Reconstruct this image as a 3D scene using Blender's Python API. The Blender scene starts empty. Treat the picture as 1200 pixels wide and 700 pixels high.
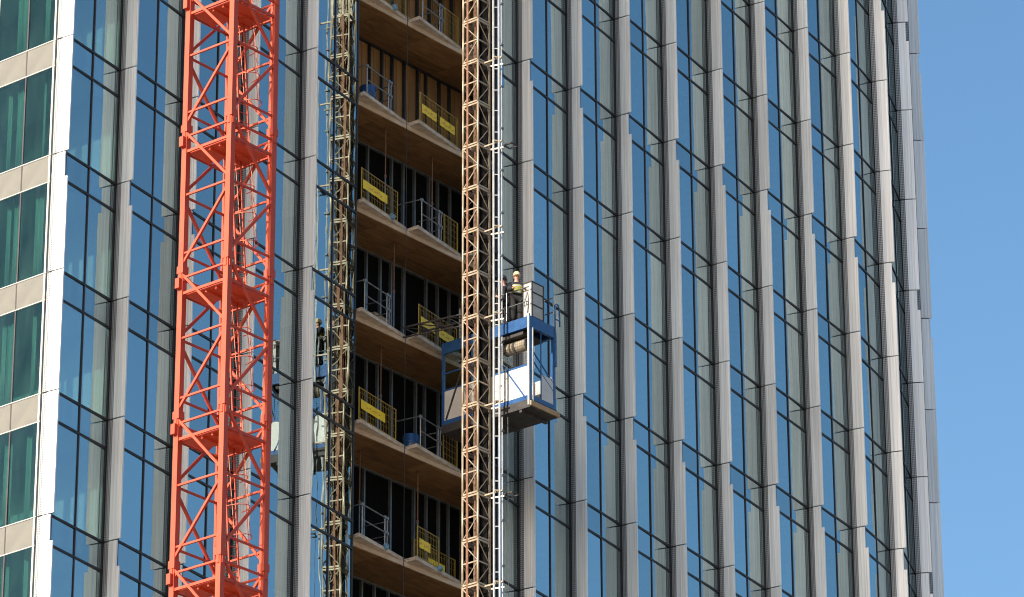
import bpy, bmesh, math, random
from mathutils import Vector, Matrix, Euler
random.seed(7)
R = math.radians
sc = bpy.context.scene
col = sc.collection

# ------------------------------------------------------------------ camera
GZ = 71.338            # height of the joint line of storey 0 above the ground
FH = 3.918             # storey height
BAY = 2.8              # bay width
cam_d = bpy.data.cameras.new('camera'); cam = bpy.data.objects.new('camera', cam_d); col.objects.link(cam)
CR = Vector((0.633566, -0.773683, -0.002984)); CU = Vector((-0.307592, -0.255421, 0.916595)); CF = Vector((0.709916, 0.579806, 0.399805))
CP = Vector((-85.5976, -87.2550, -69.7376 + GZ)); FPX = 5201.72
m = Matrix((CR, CU, -CF)).transposed().to_4x4(); m.translation = CP
cam.matrix_world = m
cam_d.sensor_width = 36; cam_d.lens = FPX / 1200 * 36; cam_d.clip_start = 1; cam_d.clip_end = 6000
sc.camera = cam

# ------------------------------------------------------------------ light
SUN_EL, SUN_AZ = 23.5, 3.1       # azimuth: degrees behind the plane of the long facade, seen from its left end
sd = Vector((-math.cos(R(SUN_EL)) * math.cos(R(SUN_AZ)), math.cos(R(SUN_EL)) * math.sin(R(SUN_AZ)), math.sin(R(SUN_EL))))
w = bpy.data.worlds.new('World'); sc.world = w; w.use_nodes = True
nt = w.node_tree; bg = nt.nodes['Background']
sky = nt.nodes.new('ShaderNodeTexSky'); sky.sky_type = 'NISHITA'; sky.sun_disc = False
sky.sun_elevation = R(SUN_EL); sky.sun_rotation = math.atan2(sd.x, sd.y)
sky.altitude = 50; sky.air_density = 1.0; sky.dust_density = 3.4; sky.ozone_density = 2.4
hsv = nt.nodes.new('ShaderNodeHueSaturation'); hsv.inputs['Saturation'].default_value = 1.15; hsv.inputs['Hue'].default_value = 0.495
nt.links.new(sky.outputs[0], hsv.inputs['Color']); nt.links.new(hsv.outputs[0], bg.inputs[0]); bg.inputs[1].default_value = 0.15
sl = bpy.data.lights.new('sun', 'SUN'); so = bpy.data.objects.new('sun', sl); col.objects.link(so)
sl.energy = 4.9; sl.angle = R(0.53); sl.color = (1.0, 0.95, 0.87)
so.rotation_euler = sd.to_track_quat('Z', 'Y').to_euler(); so.location = sd * 150
sc.view_settings.view_transform = 'Standard'; sc.view_settings.look = 'None'
sc.view_settings.exposure = 0.52; sc.view_settings.gamma = 1.0; sc.view_settings.use_curve_mapping = False
sc.cycles.filter_width = 1.05; sc.cycles.max_bounces = 10; sc.cycles.transparent_max_bounces = 16; sc.cycles.glossy_bounces = 6

def proj(P):
    d = Vector(P) - CP; z = d.dot(CF)
    return 600 + FPX * d.dot(CR) / z, 350 - FPX * d.dot(CU) / z

# ------------------------------------------------------------------ materials
MAT = {}
def nodes(name):
    mt = bpy.data.materials.new(name); mt.use_nodes = True; MAT[name] = mt
    t = mt.node_tree; return mt, t, t.nodes['Principled BSDF'], t.nodes, t.links
def coords(t, scale=(1, 1, 1), kind='Object'):
    tc = t.nodes.new('ShaderNodeTexCoord'); mp = t.nodes.new('ShaderNodeMapping'); mp.inputs['Scale'].default_value = scale
    t.links.new(tc.outputs[kind], mp.inputs[0]); return mp.outputs[0]
def ramp(t, fac, stops):
    r = t.nodes.new('ShaderNodeValToRGB'); e = r.color_ramp.elements
    while len(e) < len(stops): e.new(0.5)
    for q, (p_, c) in zip(e, stops): q.position = p_; q.color = (*c, 1)
    t.links.new(fac, r.inputs[0]); return r.outputs[0]
def noise(t, vec, scale, detail=4, rough=0.6):
    n = t.nodes.new('ShaderNodeTexNoise'); n.inputs['Scale'].default_value = scale; n.inputs['Detail'].default_value = detail
    n.inputs['Roughness'].default_value = rough; t.links.new(vec, n.inputs['Vector']); return n.outputs['Fac']
def worn(name, c0, c1, rough=0.6, metal=0.0, scale=3.0, vs=(1, 1, 1), spread=(0.3, 0.75), bump=0.0, coat=0.0, rvar=0.15, third=None, rnd=0.0):
    mt, t, b, N, L = nodes(name)
    v = coords(t, vs)
    oi = N.new('ShaderNodeObjectInfo')
    if rnd:
        ml = N.new('ShaderNodeMath'); ml.operation = 'MULTIPLY'; ml.inputs[1].default_value = 23.0; L.new(oi.outputs['Random'], ml.inputs[0])
        va = N.new('ShaderNodeVectorMath'); L.new(v, va.inputs[0]); L.new(ml.outputs[0], va.inputs[1]); v = va.outputs[0]
    f = noise(t, v, scale)
    st = [(spread[0], c0), (spread[1], c1)]
    if third: st.append((third[0], third[1]))
    co = ramp(t, f, st)
    if rnd:
        hs = N.new('ShaderNodeHueSaturation'); vr = N.new('ShaderNodeMapRange'); vr.inputs[3].default_value = 1 - rnd; vr.inputs[4].default_value = 1 + rnd
        L.new(oi.outputs['Random'], vr.inputs[0]); L.new(vr.outputs[0], hs.inputs['Value']); L.new(co, hs.inputs['Color']); co = hs.outputs[0]
    L.new(co, b.inputs['Base Color'])
    b.inputs['Metallic'].default_value = metal
    f2 = noise(t, v, scale * 4)
    mr = N.new('ShaderNodeMapRange'); mr.inputs[3].default_value = max(0.02, rough - rvar); mr.inputs[4].default_value = min(1, rough + rvar)
    L.new(f2, mr.inputs[0]); L.new(mr.outputs[0], b.inputs['Roughness'])
    b.inputs['Coat Weight'].default_value = coat
    if bump:
        bp = N.new('ShaderNodeBump'); bp.inputs['Strength'].default_value = bump; bp.inputs['Distance'].default_value = 0.02
        L.new(f2, bp.inputs['Height']); L.new(bp.outputs[0], b.inputs['Normal'])
    return mt
def glass(name, refl, fac, tint, wav=0.03, rough=0.0):
    mt = bpy.data.materials.new(name); mt.use_nodes = True; MAT[name] = mt
    t = mt.node_tree; N, L = t.nodes, t.links; N.remove(N['Principled BSDF']); out = N['Material Output']
    g = N.new('ShaderNodeBsdfGlossy'); g.inputs['Color'].default_value = (*refl, 1); g.inputs['Roughness'].default_value = rough
    tr = N.new('ShaderNodeBsdfTransparent'); tr.inputs['Color'].default_value = (*tint, 1)
    mx = N.new('ShaderNodeMixShader')
    lw = N.new('ShaderNodeLayerWeight'); lw.inputs['Blend'].default_value = 0.25
    mr = N.new('ShaderNodeMapRange'); mr.inputs[3].default_value = fac; mr.inputs[4].default_value = min(1, fac + 0.45)
    L.new(lw.outputs['Fresnel'], mr.inputs[0]); L.new(mr.outputs[0], mx.inputs[0])
    L.new(tr.outputs[0], mx.inputs[1]); L.new(g.outputs[0], mx.inputs[2]); L.new(mx.outputs[0], out.inputs['Surface'])
    v = coords(t, (1, 1, 0.45)); oi = N.new('ShaderNodeObjectInfo'); ad = N.new('ShaderNodeVectorMath')
    sclr = N.new('ShaderNodeMath'); sclr.operation = 'MULTIPLY'; sclr.inputs[1].default_value = 37.0
    L.new(oi.outputs['Random'], sclr.inputs[0]); L.new(v, ad.inputs[0]); L.new(sclr.outputs[0], ad.inputs[1])
    f = noise(t, ad.outputs[0], 1.1, 2, 0.4)
    bp = N.new('ShaderNodeBump'); bp.inputs['Strength'].default_value = 1; bp.inputs['Distance'].default_value = wav
    L.new(f, bp.inputs['Height']); L.new(bp.outputs[0], g.inputs['Normal'])
    hs = N.new('ShaderNodeHueSaturation'); hs.inputs['Color'].default_value = (*refl, 1); vr = N.new('ShaderNodeMapRange'); vr.inputs[3].default_value = 0.86; vr.inputs[4].default_value = 1.08
    L.new(oi.outputs['Random'], vr.inputs[0]); L.new(vr.outputs[0], hs.inputs['Value']); L.new(hs.outputs[0], g.inputs['Color'])      # coating differs a little from pane to pane
    return mt

glass('blue_glass', (0.57, 0.70, 0.70), 0.62, (0.90, 0.96, 0.94), 0.005)
glass('spandrel_glass', (0.56, 0.68, 0.68), 0.60, (0.10, 0.12, 0.16), 0.004)
glass('green_glass', (0.20, 0.34, 0.32), 0.26, (0.27, 0.52, 0.45), 0.06)
glass('clear_glass', (0.3, 0.3, 0.3), 0.03, (0.97, 0.985, 0.98), 0.0)
worn('fin_metal', (0.66, 0.65, 0.63), (0.95, 0.935, 0.91), 0.42, 0.30, 2.5, (9, 9, 0.10), (0.33, 0.67), rvar=0.10, coat=0.1, rnd=.10)
worn('frame_dark', (0.008, 0.009, 0.012), (0.016, 0.017, 0.021), 0.55, 0.0, 5)
worn('mullion_grey', (0.20, 0.20, 0.22), (0.30, 0.30, 0.32), 0.45, 0.3, 4)
worn('mullion_brown', (0.055, 0.040, 0.038), (0.09, 0.07, 0.065), 0.5, 0.1, 4)
worn('white_frame', (0.42, 0.40, 0.37), (0.56, 0.54, 0.50), 0.45, 0.1, 3)
worn('cream_panel', (0.145, 0.137, 0.112), (0.195, 0.182, 0.148), 0.5, 0.0, 1.5, (1, 1, 1))
worn('concrete', (0.20, 0.19, 0.175), (0.32, 0.30, 0.27), 0.85, 0, 1.2, bump=0.2)
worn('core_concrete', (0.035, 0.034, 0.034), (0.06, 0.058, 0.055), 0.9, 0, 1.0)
worn('slab_edge', (0.50, 0.37, 0.25), (0.70, 0.56, 0.42), 0.8, 0, 1.6, (1, 1, 3), bump=0.2)
worn('plate_edge', (0.40, 0.31, 0.22), (0.64, 0.56, 0.46), 0.8, 0, 3.5, (1, 1, 1), bump=0.2, third=(0.9, (0.18, 0.12, 0.08)))
worn('plywood', (0.15, 0.075, 0.026), (0.32, 0.165, 0.058), 0.7, 0, 2.2, (0.6, 3, 3), bump=0.1, rnd=.22)
worn('board_brown', (0.26, 0.125, 0.04), (0.40, 0.21, 0.075), 0.75, 0, 1.3, (2, 2, 0.5), rnd=.2)
worn('stud_steel', (0.18, 0.20, 0.205), (0.32, 0.345, 0.35), 0.4, 0.5, 3)
worn('stud_dark', (0.03, 0.035, 0.04), (0.06, 0.065, 0.07), 0.5, 0.4, 3)
worn('galv', (0.15, 0.155, 0.16), (0.28, 0.29, 0.29), 0.38, 0.5, 6)
worn('interior_white', (0.66, 0.68, 0.64), (0.74, 0.75, 0.70), 0.8, 0, 1.0)
worn('reflection_strip', (0.55, 0.57, 0.53), (0.70, 0.71, 0.66), 0.9, 0, 5.0, (6, 6, 0.2))  # pale tone of the strips that mimic streaks mirrored in the green glass
worn('crane_red', (0.40, 0.012, 0.004), (0.50, 0.034, 0.014), 0.6, 0.0, 2.2, (1, 1, 0.5), (0.3, 0.72), coat=0.0, third=(0.80, (0.24, 0.06, 0.035)))
worn('crane_bright', (0.68, 0.075, 0.025), (0.75, 0.12, 0.05), 0.45, 0.0, 2.5)
worn('mast_steel', (0.30, 0.22, 0.14), (0.50, 0.40, 0.28), 0.42, 0.25, 3.0, (1, 1, 0.7), (0.25, 0.6), third=(0.82, (0.20, 0.10, 0.055)))
worn('rust', (0.16, 0.07, 0.035), (0.30, 0.15, 0.085), 0.75, 0.1, 4)
worn('tube_white', (0.36, 0.36, 0.35), (0.52, 0.52, 0.50), 0.35, 0.2, 4)
worn('cage_blue', (0.012, 0.065, 0.19), (0.03, 0.10, 0.25), 0.35, 0.0, 2.5, coat=0.3)
worn('cage_panel', (0.50, 0.47, 0.43), (0.64, 0.61, 0.57), 0.5, 0.1, 1.8, third=(0.85, (0.45, 0.40, 0.34)))
worn('motor_beige', (0.26, 0.21, 0.14), (0.40, 0.33, 0.23), 0.5, 0.1, 5)
worn('cabinet_grey', (0.36, 0.34, 0.30), (0.48, 0.45, 0.40), 0.5, 0.1, 4)
worn('cage_dark', (0.03, 0.028, 0.028), (0.07, 0.06, 0.055), 0.6, 0.3, 4)
worn('shade_black', (0.004, 0.004, 0.004), (0.008, 0.008, 0.008), 1.0, 0, 4, rvar=0)  # near-black colour standing in for deep shade behind studs and inside the mast
MAT['shade_black'].node_tree.nodes['Principled BSDF'].inputs['Specular IOR Level'].default_value = 0.1
worn('timber', (0.30, 0.19, 0.10), (0.46, 0.32, 0.19), 0.8, 0, 4)
worn('rubber', (0.015, 0.015, 0.016), (0.03, 0.03, 0.03), 0.7, 0, 4)
worn('yellow_wire', (0.30, 0.19, 0.02), (0.42, 0.27, 0.03), 0.5, 0, 4)
worn('skin', (0.50, 0.26, 0.18), (0.58, 0.32, 0.23), 0.55, 0, 12)
worn('navy_cloth', (0.012, 0.013, 0.018), (0.03, 0.03, 0.038), 0.9, 0, 12)
worn('black_cloth', (0.010, 0.010, 0.011), (0.022, 0.021, 0.020), 0.9, 0, 12)
worn('helmet_white', (0.70, 0.52, 0.26), (0.78, 0.60, 0.34), 0.3, 0, 3, coat=0.4)
worn('helmet_dark', (0.02, 0.02, 0.03), (0.04, 0.04, 0.05), 0.35, 0, 3)
worn('boot', (0.04, 0.025, 0.015), (0.07, 0.045, 0.03), 0.8, 0, 8)
worn('paving', (0.21, 0.18, 0.14), (0.30, 0.26, 0.20), 0.9, 0, 0.12)
worn('blue_rag', (0.10, 0.22, 0.32), (0.20, 0.34, 0.44), 0.9, 0, 9)

def perforated():
    mt, t, b, N, L = nodes('perforated_metal')
    v = coords(t, (1, 1, 1)); sx = N.new('ShaderNodeSeparateXYZ'); L.new(v, sx.inputs[0])
    def cell(o, period):
        a = N.new('ShaderNodeMath'); a.operation = 'MULTIPLY'; a.inputs[1].default_value = 2 * math.pi / period; L.new(o, a.inputs[0])
        s = N.new('ShaderNodeMath'); s.operation = 'SINE'; L.new(a.outputs[0], s.inputs[0]); return s.outputs[0]
    mu = N.new('ShaderNodeMath'); mu.operation = 'ADD'; L.new(cell(sx.outputs[1], 0.06), mu.inputs[0]); L.new(cell(sx.outputs[2], 0.075), mu.inputs[1])
    L.new(ramp(t, mu.outputs[0], [(0.15, (0.36, 0.355, 0.35)), (0.45, (0.06, 0.06, 0.062))]), b.inputs['Base Color'])
    b.inputs['Metallic'].default_value = 0.3; b.inputs['Roughness'].default_value = 0.45
perforated()
def banner_mat():
    mt, t, b, N, L = nodes('yellow_banner')
    v = coords(t, (1, 1, 1)); sx = N.new('ShaderNodeSeparateXYZ'); L.new(v, sx.inputs[0])
    f = noise(t, coords(t, (14, 1, 22)), 1.0, 1)
    m1 = N.new('ShaderNodeMath'); m1.operation = 'GREATER_THAN'; m1.inputs[1].default_value = 0.56; L.new(f, m1.inputs[0])
    # the faint line of small red print runs along the middle of the sheet
    az = N.new('ShaderNodeMath'); az.operation = 'ABSOLUTE'; L.new(sx.outputs[2], az.inputs[0])
    lt = N.new('ShaderNodeMath'); lt.operation = 'LESS_THAN'; lt.inputs[1].default_value = 0.045; L.new(az.outputs[0], lt.inputs[0])
    ax = N.new('ShaderNodeMath'); ax.operation = 'ABSOLUTE'; L.new(sx.outputs[0], ax.inputs[0])
    lx = N.new('ShaderNodeMath'); lx.operation = 'LESS_THAN'; lx.inputs[1].default_value = 0.42; L.new(ax.outputs[0], lx.inputs[0])
    a = N.new('ShaderNodeMath'); a.operation = 'MULTIPLY'; L.new(lt.outputs[0], a.inputs[0]); L.new(lx.outputs[0], a.inputs[1])
    a2 = N.new('ShaderNodeMath'); a2.operation = 'MULTIPLY'; L.new(a.outputs[0], a2.inputs[0]); L.new(m1.outputs[0], a2.inputs[1])
    mx = N.new('ShaderNodeMixRGB'); mx.inputs[1].default_value = (0.82, 0.58, 0.02, 1); mx.inputs[2].default_value = (0.55, 0.12, 0.02, 1)
    L.new(a2.outputs[0], mx.inputs[0]); L.new(mx.outputs[0], b.inputs['Base Color']); b.inputs['Roughness'].default_value = 0.55
banner_mat()
def vest_mat():
    mt, t, b, N, L = nodes('hi_vis')
    v = coords(t, (1, 1, 1)); sx = N.new('ShaderNodeSeparateXYZ'); L.new(v, sx.inputs[0])
    a = N.new('ShaderNodeMath'); a.operation = 'PINGPONG'; a.inputs[1].default_value = 0.11; L.new(sx.outputs[2], a.inputs[0])
    L.new(ramp(t, a.outputs[0], [(0.020, (0.36, 0.36, 0.34)), (0.026, (0.30, 0.29, 0.04))]), b.inputs['Base Color']); b.inputs['Roughness'].default_value = 0.7
vest_mat()
cp = MAT['crane_red'].node_tree.nodes['Principled BSDF']; cp.inputs['IOR'].default_value = 2.05; cp.inputs['Specular Tint'].default_value = (1.0, 0.74, 0.48, 1)

# ------------------------------------------------------------------ mesh helpers
class MB:
    def __init__(s): s.v = []; s.f = []
    def pts(s, P, F):
        o = len(s.v); s.v += [tuple(p) for p in P]; s.f += [tuple(o + i for i in f) for f in F]; return s
    def box(s, x0, x1, y0, y1, z0, z1):
        return s.pts([(x0, y0, z0), (x1, y0, z0), (x1, y1, z0), (x0, y1, z0), (x0, y0, z1), (x1, y0, z1), (x1, y1, z1), (x0, y1, z1)],
                     [(3, 2, 1, 0), (4, 5, 6, 7), (0, 1, 5, 4), (1, 2, 6, 5), (2, 3, 7, 6), (3, 0, 4, 7)])
    def bar(s, a, b, w, h=None, up=(0, 0, 1)):
        h = h or w; a = Vector(a); b = Vector(b); d = (b - a).normalized(); u = Vector(up)
        if abs(d.dot(u)) > 0.98: u = Vector((1, 0, 0))
        x = d.cross(u).normalized(); y = x.cross(d).normalized(); P = []
        for p in (a, b):
            for i, j in ((-1, -1), (1, -1), (1, 1), (-1, 1)): P.append(p + x * (i * w / 2) + y * (j * h / 2))
        return s.pts(P, [(3, 2, 1, 0), (4, 5, 6, 7), (0, 1, 5, 4), (1, 2, 6, 5), (2, 3, 7, 6), (3, 0, 4, 7)])
    def tube(s, a, b, r, n=8, r2=None):
        a = Vector(a); b = Vector(b); d = (b - a).normalized(); u = Vector((0, 0, 1)) if abs(d.z) < 0.9 else Vector((1, 0, 0))
        x = d.cross(u).normalized(); y = d.cross(x); P = []
        for p, rr in ((a, r), (b, r if r2 is None else r2)):
            for i in range(n):
                t = 2 * math.pi * i / n; P.append(p + x * (math.cos(t) * rr) + y * (math.sin(t) * rr))
        F = [tuple(range(n))[::-1], tuple(range(n, 2 * n))]
        for i in range(n): F.append((i, (i + 1) % n, n + (i + 1) % n, n + i))
        return s.pts(P, F)
    def path(s, pts, r, n=8):
        for a, b in zip(pts, pts[1:]): s.tube(a, b, r, n)
        return s
    def prism(s, poly, z0, z1):
        n = len(poly); P = [(x, y, z0) for x, y in poly] + [(x, y, z1) for x, y in poly]
        F = [tuple(range(n))[::-1], tuple(range(n, 2 * n))] + [(i, (i + 1) % n, n + (i + 1) % n, n + i) for i in range(n)]
        return s.pts(P, F)
    def mesh(s, name, mat, smooth=False):
        me = bpy.data.meshes.new(name); me.from_pydata(s.v, [], s.f); me.update()
        bm = bmesh.new(); bm.from_mesh(me); bmesh.ops.recalc_face_normals(bm, faces=bm.faces); bm.to_mesh(me); bm.free()
        me.materials.append(MAT[mat])
        if smooth:
            for q in me.polygons: q.use_smooth = True
        return me
    def pane(s, name, mat, axis):
        me = s.mesh(name, mat); me.materials.append(MAT['clear_glass'])
        for q in me.polygons: q.material_index = 0 if q.normal[axis] < -.9 else 1       # reflective coating on the outer face
        return me
    def build(s, name, mat, parent=None, loc=(0, 0, 0), rot=(0, 0, 0), smooth=False):
        return put(name, s.mesh(name, mat, smooth), parent, loc, rot)
def put(name, me, parent=None, loc=(0, 0, 0), rot=(0, 0, 0)):
    o = bpy.data.objects.new(name, me); col.objects.link(o); o.location = loc; o.rotation_euler = rot
    if parent: o.parent = parent
    return o
def tag(o, label=None, cat=None, group=None, kind=None):
    if label: o['label'] = label
    if cat: o['category'] = cat
    if group: o['group'] = group
    if kind: o['kind'] = kind
    return o
def thing(name, label, cat, loc=(0, 0, 0), rot=(0, 0, 0), group=None):
    return tag(put(name, None, None, loc, rot), label, cat, group)
def Z(k): return GZ - k * FH

# ------------------------------------------------------------------ setting
g = MB(); g.pts([(-2500, -2500, 0), (2500, -2500, 0), (2500, 2500, 0), (-2500, 2500, 0)], [(0, 1, 2, 3)])
tag(g.build('ground', 'paving'), kind='structure')

# ------------------------------------------------------------------ tower
tower = thing('glass_tower', 'tall glass office tower with staggered grey metal fins and open construction bays', 'tower')
EP = [(n * BAY, 0.0) for n in range(16)] + [(44.88, .26), (47.72, 1.03), (50.38, 2.27), (52.72, 3.90), (54.70, 5.95), (56.20, 8.40), (57.10, 11.10), (57.30, 13.95)]
KTOP, KBOT = -8, 17
OPEN = (5, 6)                                  # bays with the cladding left out for the hoist
# plan of one bay, local: x along the facade, y inward, origin at the outer edge of its fin
G0 = Vector((0.10, 0.19)); G1 = Vector((2.719, 0.606)); GT = (G1 - G0).normalized(); GL = (G1 - G0).length
GA = math.atan2(GT.y, GT.x); GN = Vector((GT.y, -GT.x))                  # outward normal
def gp(s, d=0.0):
    q = G0 + GT * s + GN * d; return q
FR = Vector((-0.081, 0.606)); FD = (-FR).normalized(); FL = FR.length; FN = Vector((-FD.y, FD.x)) * 1.0   # +FN points to the right (behind the fin)
if FN.x < 0: FN = -FN
SP = 0.955                                     # spandrel height
MUL = 0.455 * GL
def glassbar(mb, s0, s1, d0, d1, z0, z1):
    a, b, c, d = gp(s0, d1), gp(s1, d1), gp(s1, d0), gp(s0, d0)
    return mb.prism([(a.x, a.y), (b.x, b.y), (c.x, c.y), (d.x, d.y)], z0, z1)
def finpoly(mb, sz, t0, t1):
    P = []
    for t in (t0, t1):
        for s, z in sz:
            q = FR + FD * s + FN * t; P.append((q.x, q.y, z))
    n = len(sz)
    return mb.pts(P, [tuple(range(n))[::-1], tuple(range(n, 2 * n))] + [(i, (i + 1) % n, n + (i + 1) % n, n + i) for i in range(n)])
def frame_mb():
    f = MB()
    glassbar(f, -0.02, GL - 0.005, -0.06, 0.030, -0.075, -0.002)         # transom at the joint line
    glassbar(f, -0.02, GL - 0.005, -0.06, 0.028, -SP - 0.04, -SP + 0.035)  # transom under the spandrel
    glassbar(f, GL - 0.07, GL - 0.004, -0.07, 0.020, -FH + 0.002, -0.079)    # dark end at the fin root
    glassbar(f, -0.03, 0.03, -0.07, 0.012, -FH + 0.002, -0.079)
    return f
def mullion_mb():
    f = MB(); glassbar(f, MUL - 0.034, MUL + 0.008, -0.06, 0.022, -FH + 0.002, -0.004); return f
def cap_mb():
    f = MB(); glassbar(f, MUL + 0.010, MUL + 0.040, -0.06, 0.018, -FH + 0.002, -0.080); return f
def backing_mb():
    return finpoly(MB(), [(0.0, -FH + 0.001), (0.50, -FH + 0.001), (0.50, -0.001), (0.0, -0.001)], 0.055, 0.075)
PS = 0.185
def fin_mb(notch):
    a = PS + 0.004; z1 = -0.042; z0 = -FH
    if notch: sz = [(a, z0), (FL, z0), (FL, -0.88), (FL - 0.115, -0.88), (FL - 0.115, z1), (a, z1)]
    else: sz = [(a, z0), (FL, z0), (FL, z1), (a, z1)]
    return finpoly(MB(), sz, 0.0, 0.052)
def perf_mb():
    return finpoly(MB(), [(0.012, -FH), (PS, -FH), (PS, -0.042), (0.012, -0.042)], 0.010, 0.045)
def pane_specs():
    L = []
    for nm, mat, s0, s1, z0, z1 in (('vision_pane', 'blue_glass', .03, MUL - .034, -FH, -SP - .04), ('vision_pane', 'blue_glass', MUL + .042, GL - .07, -FH, -SP - .04),
                                    ('spandrel_pane', 'spandrel_glass', .03, MUL - .034, -SP + .035, -.075), ('spandrel_pane', 'spandrel_glass', MUL + .042, GL - .07, -SP + .035, -.075)):
        hw, hh = (s1 - s0) / 2, (z1 - z0) / 2; c = gp((s0 + s1) / 2, -0.012)
        mb = MB().box(-hw, hw, -.012, .012, -hh, hh)
        L.append((nm, mat, mb, (c.x, c.y, (z0 + z1) / 2), mb.pane(nm, mat, 1)))
    return L
PANES = pane_specs()
ME = dict(frame=frame_mb().mesh('curtain_wall_unit', 'frame_dark'), mullion=mullion_mb().mesh('mullion', 'frame_dark'), cap=cap_mb().mesh('mullion_cap', 'mullion_grey'), back=backing_mb().mesh('fin_backing', 'frame_dark'),
          fin0=fin_mb(False).mesh('fin_panel', 'fin_metal'), fin1=fin_mb(True).mesh('fin_panel', 'fin_metal'), perf=perf_mb().mesh('perforated_strip', 'perforated_metal'))
REST = {k: MB() for k in ('glass', 'fins', 'frames')}
def add_tf(dst, mb, M):
    dst.pts([M @ Vector(v) for v in mb.v], mb.f)
RAW = dict(frame=frame_mb(), mullion=mullion_mb(), fin0=fin_mb(False), fin1=fin_mb(True), perf=perf_mb())
def in_view(M, pts, mx=45, my=45):
    xs, ys = zip(*[proj(M @ Vector(p)) for p in pts])
    return max(xs) > -mx and min(xs) < 1200 + mx and max(ys) > -my and min(ys) < 700 + my
for n in range(len(EP) - 1):
    (x0, y0), (x1, y1) = EP[n], EP[n + 1]
    ang = math.atan2(y1 - y0, x1 - x0); ln = math.hypot(x1 - x0, y1 - y0); sx = ln / BAY
    for k in range(KTOP, KBOT + 1):
        M = Matrix.Translation((x0, y0, Z(k))) @ Matrix.Rotation(ang, 4, 'Z') @ Matrix.Diagonal((sx, 1, 1, 1))
        notch = k % 3 == 0
        open_bay = n in OPEN and k > -6
        if open_bay: continue
        nofin = n == 7 and k > -6
        if n <= 18 and in_view(M, [(0, 0, 0), (BAY, .6, 0), (0, 0, -FH), (BAY, .6, -FH)]):
            u = put('curtain_wall_unit', ME['frame'], tower, (x0, y0, Z(k)), (0, 0, ang)); u.scale = (sx, 1, 1)
            put('mullion', ME['mullion'], u); put('mullion_cap', ME['cap'], u)
            for nm, mat, mb, c, me in (PANES[1::2] if nofin else PANES):
                put(nm, me, u, c, (random.gauss(0, .0016), 0, GA + .012 + random.gauss(0, .0042)))
            if not nofin:
                fr_ = (0, 0, random.gauss(0, .005))
                put('fin_panel', ME['fin1' if notch else 'fin0'], u, (0, 0, 0), fr_); put('perforated_strip', ME['perf'], u, (0, 0, 0), fr_); put('fin_backing', ME['back'], u, (0, 0, 0), fr_)
        else:
            add_tf(REST['frames'], RAW['frame'], M); add_tf(REST['frames'], RAW['mullion'], M)
            if not nofin:
                add_tf(REST['fins'], RAW['fin1' if notch else 'fin0'], M); add_tf(REST['fins'], RAW['perf'], M)
            for nm, mat, mb, c, me in PANES:
                add_tf(REST['glass'], mb, M @ Matrix.Translation(c) @ Matrix.Rotation(GA + .012, 4, 'Z'))
tag(REST['glass'].build('remaining_glazing', 'blue_glass', tower), kind='stuff')
tag(REST['fins'].build('remaining_fins', 'fin_metal', tower), kind='stuff')
tag(REST['frames'].build('remaining_frames', 'frame_dark', tower), kind='stuff')

# side facade (faces the sun), local: y along the wall, x = 0 at its face
SW = 2.52; SX = -0.075; SY = 0.63
def side_frame():
    f = MB()
    for z in (0.0, -0.90): f.box(-.020, .05, .0, SW, z - .035, z - .004)
    f.box(-.02, .05, .03, .105, -FH + .001, -.05); return f
def side_mul(): 
    return MB().box(-.012, .05, 1.235, 1.285, -FH + .001, -.05)
SPAN = []
for y0, y1 in ((.105, 1.235), (1.285, SW + .03)):
    for nm, mat, z0, z1, xo in (('vision_pane', 'green_glass', -FH, -.945, .012), ('spandrel_panel', 'cream_panel', -.895, -.046, .004)):
        mb = MB().box(-.010, .010, -(y1 - y0) / 2, (y1 - y0) / 2, -(z1 - z0) / 2, (z1 - z0) / 2)
        SPAN.append((nm, mat, mb, (xo, (y0 + y1) / 2, (z0 + z1) / 2), mb.pane(nm, mat, 0) if nm == 'vision_pane' else mb.mesh(nm, mat)))
sfm = side_frame().mesh('side_wall_unit', 'white_frame'); smm = side_mul().mesh('mullion', 'mullion_brown')
REST2 = {'glass': MB(), 'frame': MB(), 'panel': MB()}
for j in range(8):
    for k in range(KTOP, KBOT + 1):
        loc = (SX, SY + j * SW, Z(k)); M = Matrix.Translation(loc)
        if j < 2 and in_view(M, [(0, 0, 0), (0, SW, 0), (0, 0, -FH), (0, SW, -FH)]):
            u = put('side_wall_unit', sfm, tower, loc); put('mullion', smm, u)
            for nm, mat, mb, c, me in SPAN: put(nm, me, u, c, (0, random.gauss(0, .003), random.gauss(0, .003)))
        else:
            add_tf(REST2['frame'], side_frame(), M); add_tf(REST2['frame'], side_mul(), M)
            for nm, mat, mb, c, me in SPAN: add_tf(REST2['glass' if nm == 'vision_pane' else 'panel'], mb, M @ Matrix.Translation(c))
tag(REST2['glass'].build('remaining_side_glazing', 'green_glass', tower), kind='stuff')
tag(REST2['frame'].build('remaining_side_frames', 'white_frame', tower), kind='stuff')
tag(REST2['panel'].build('remaining_side_panels', 'cream_panel', tower), kind='stuff')

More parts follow.
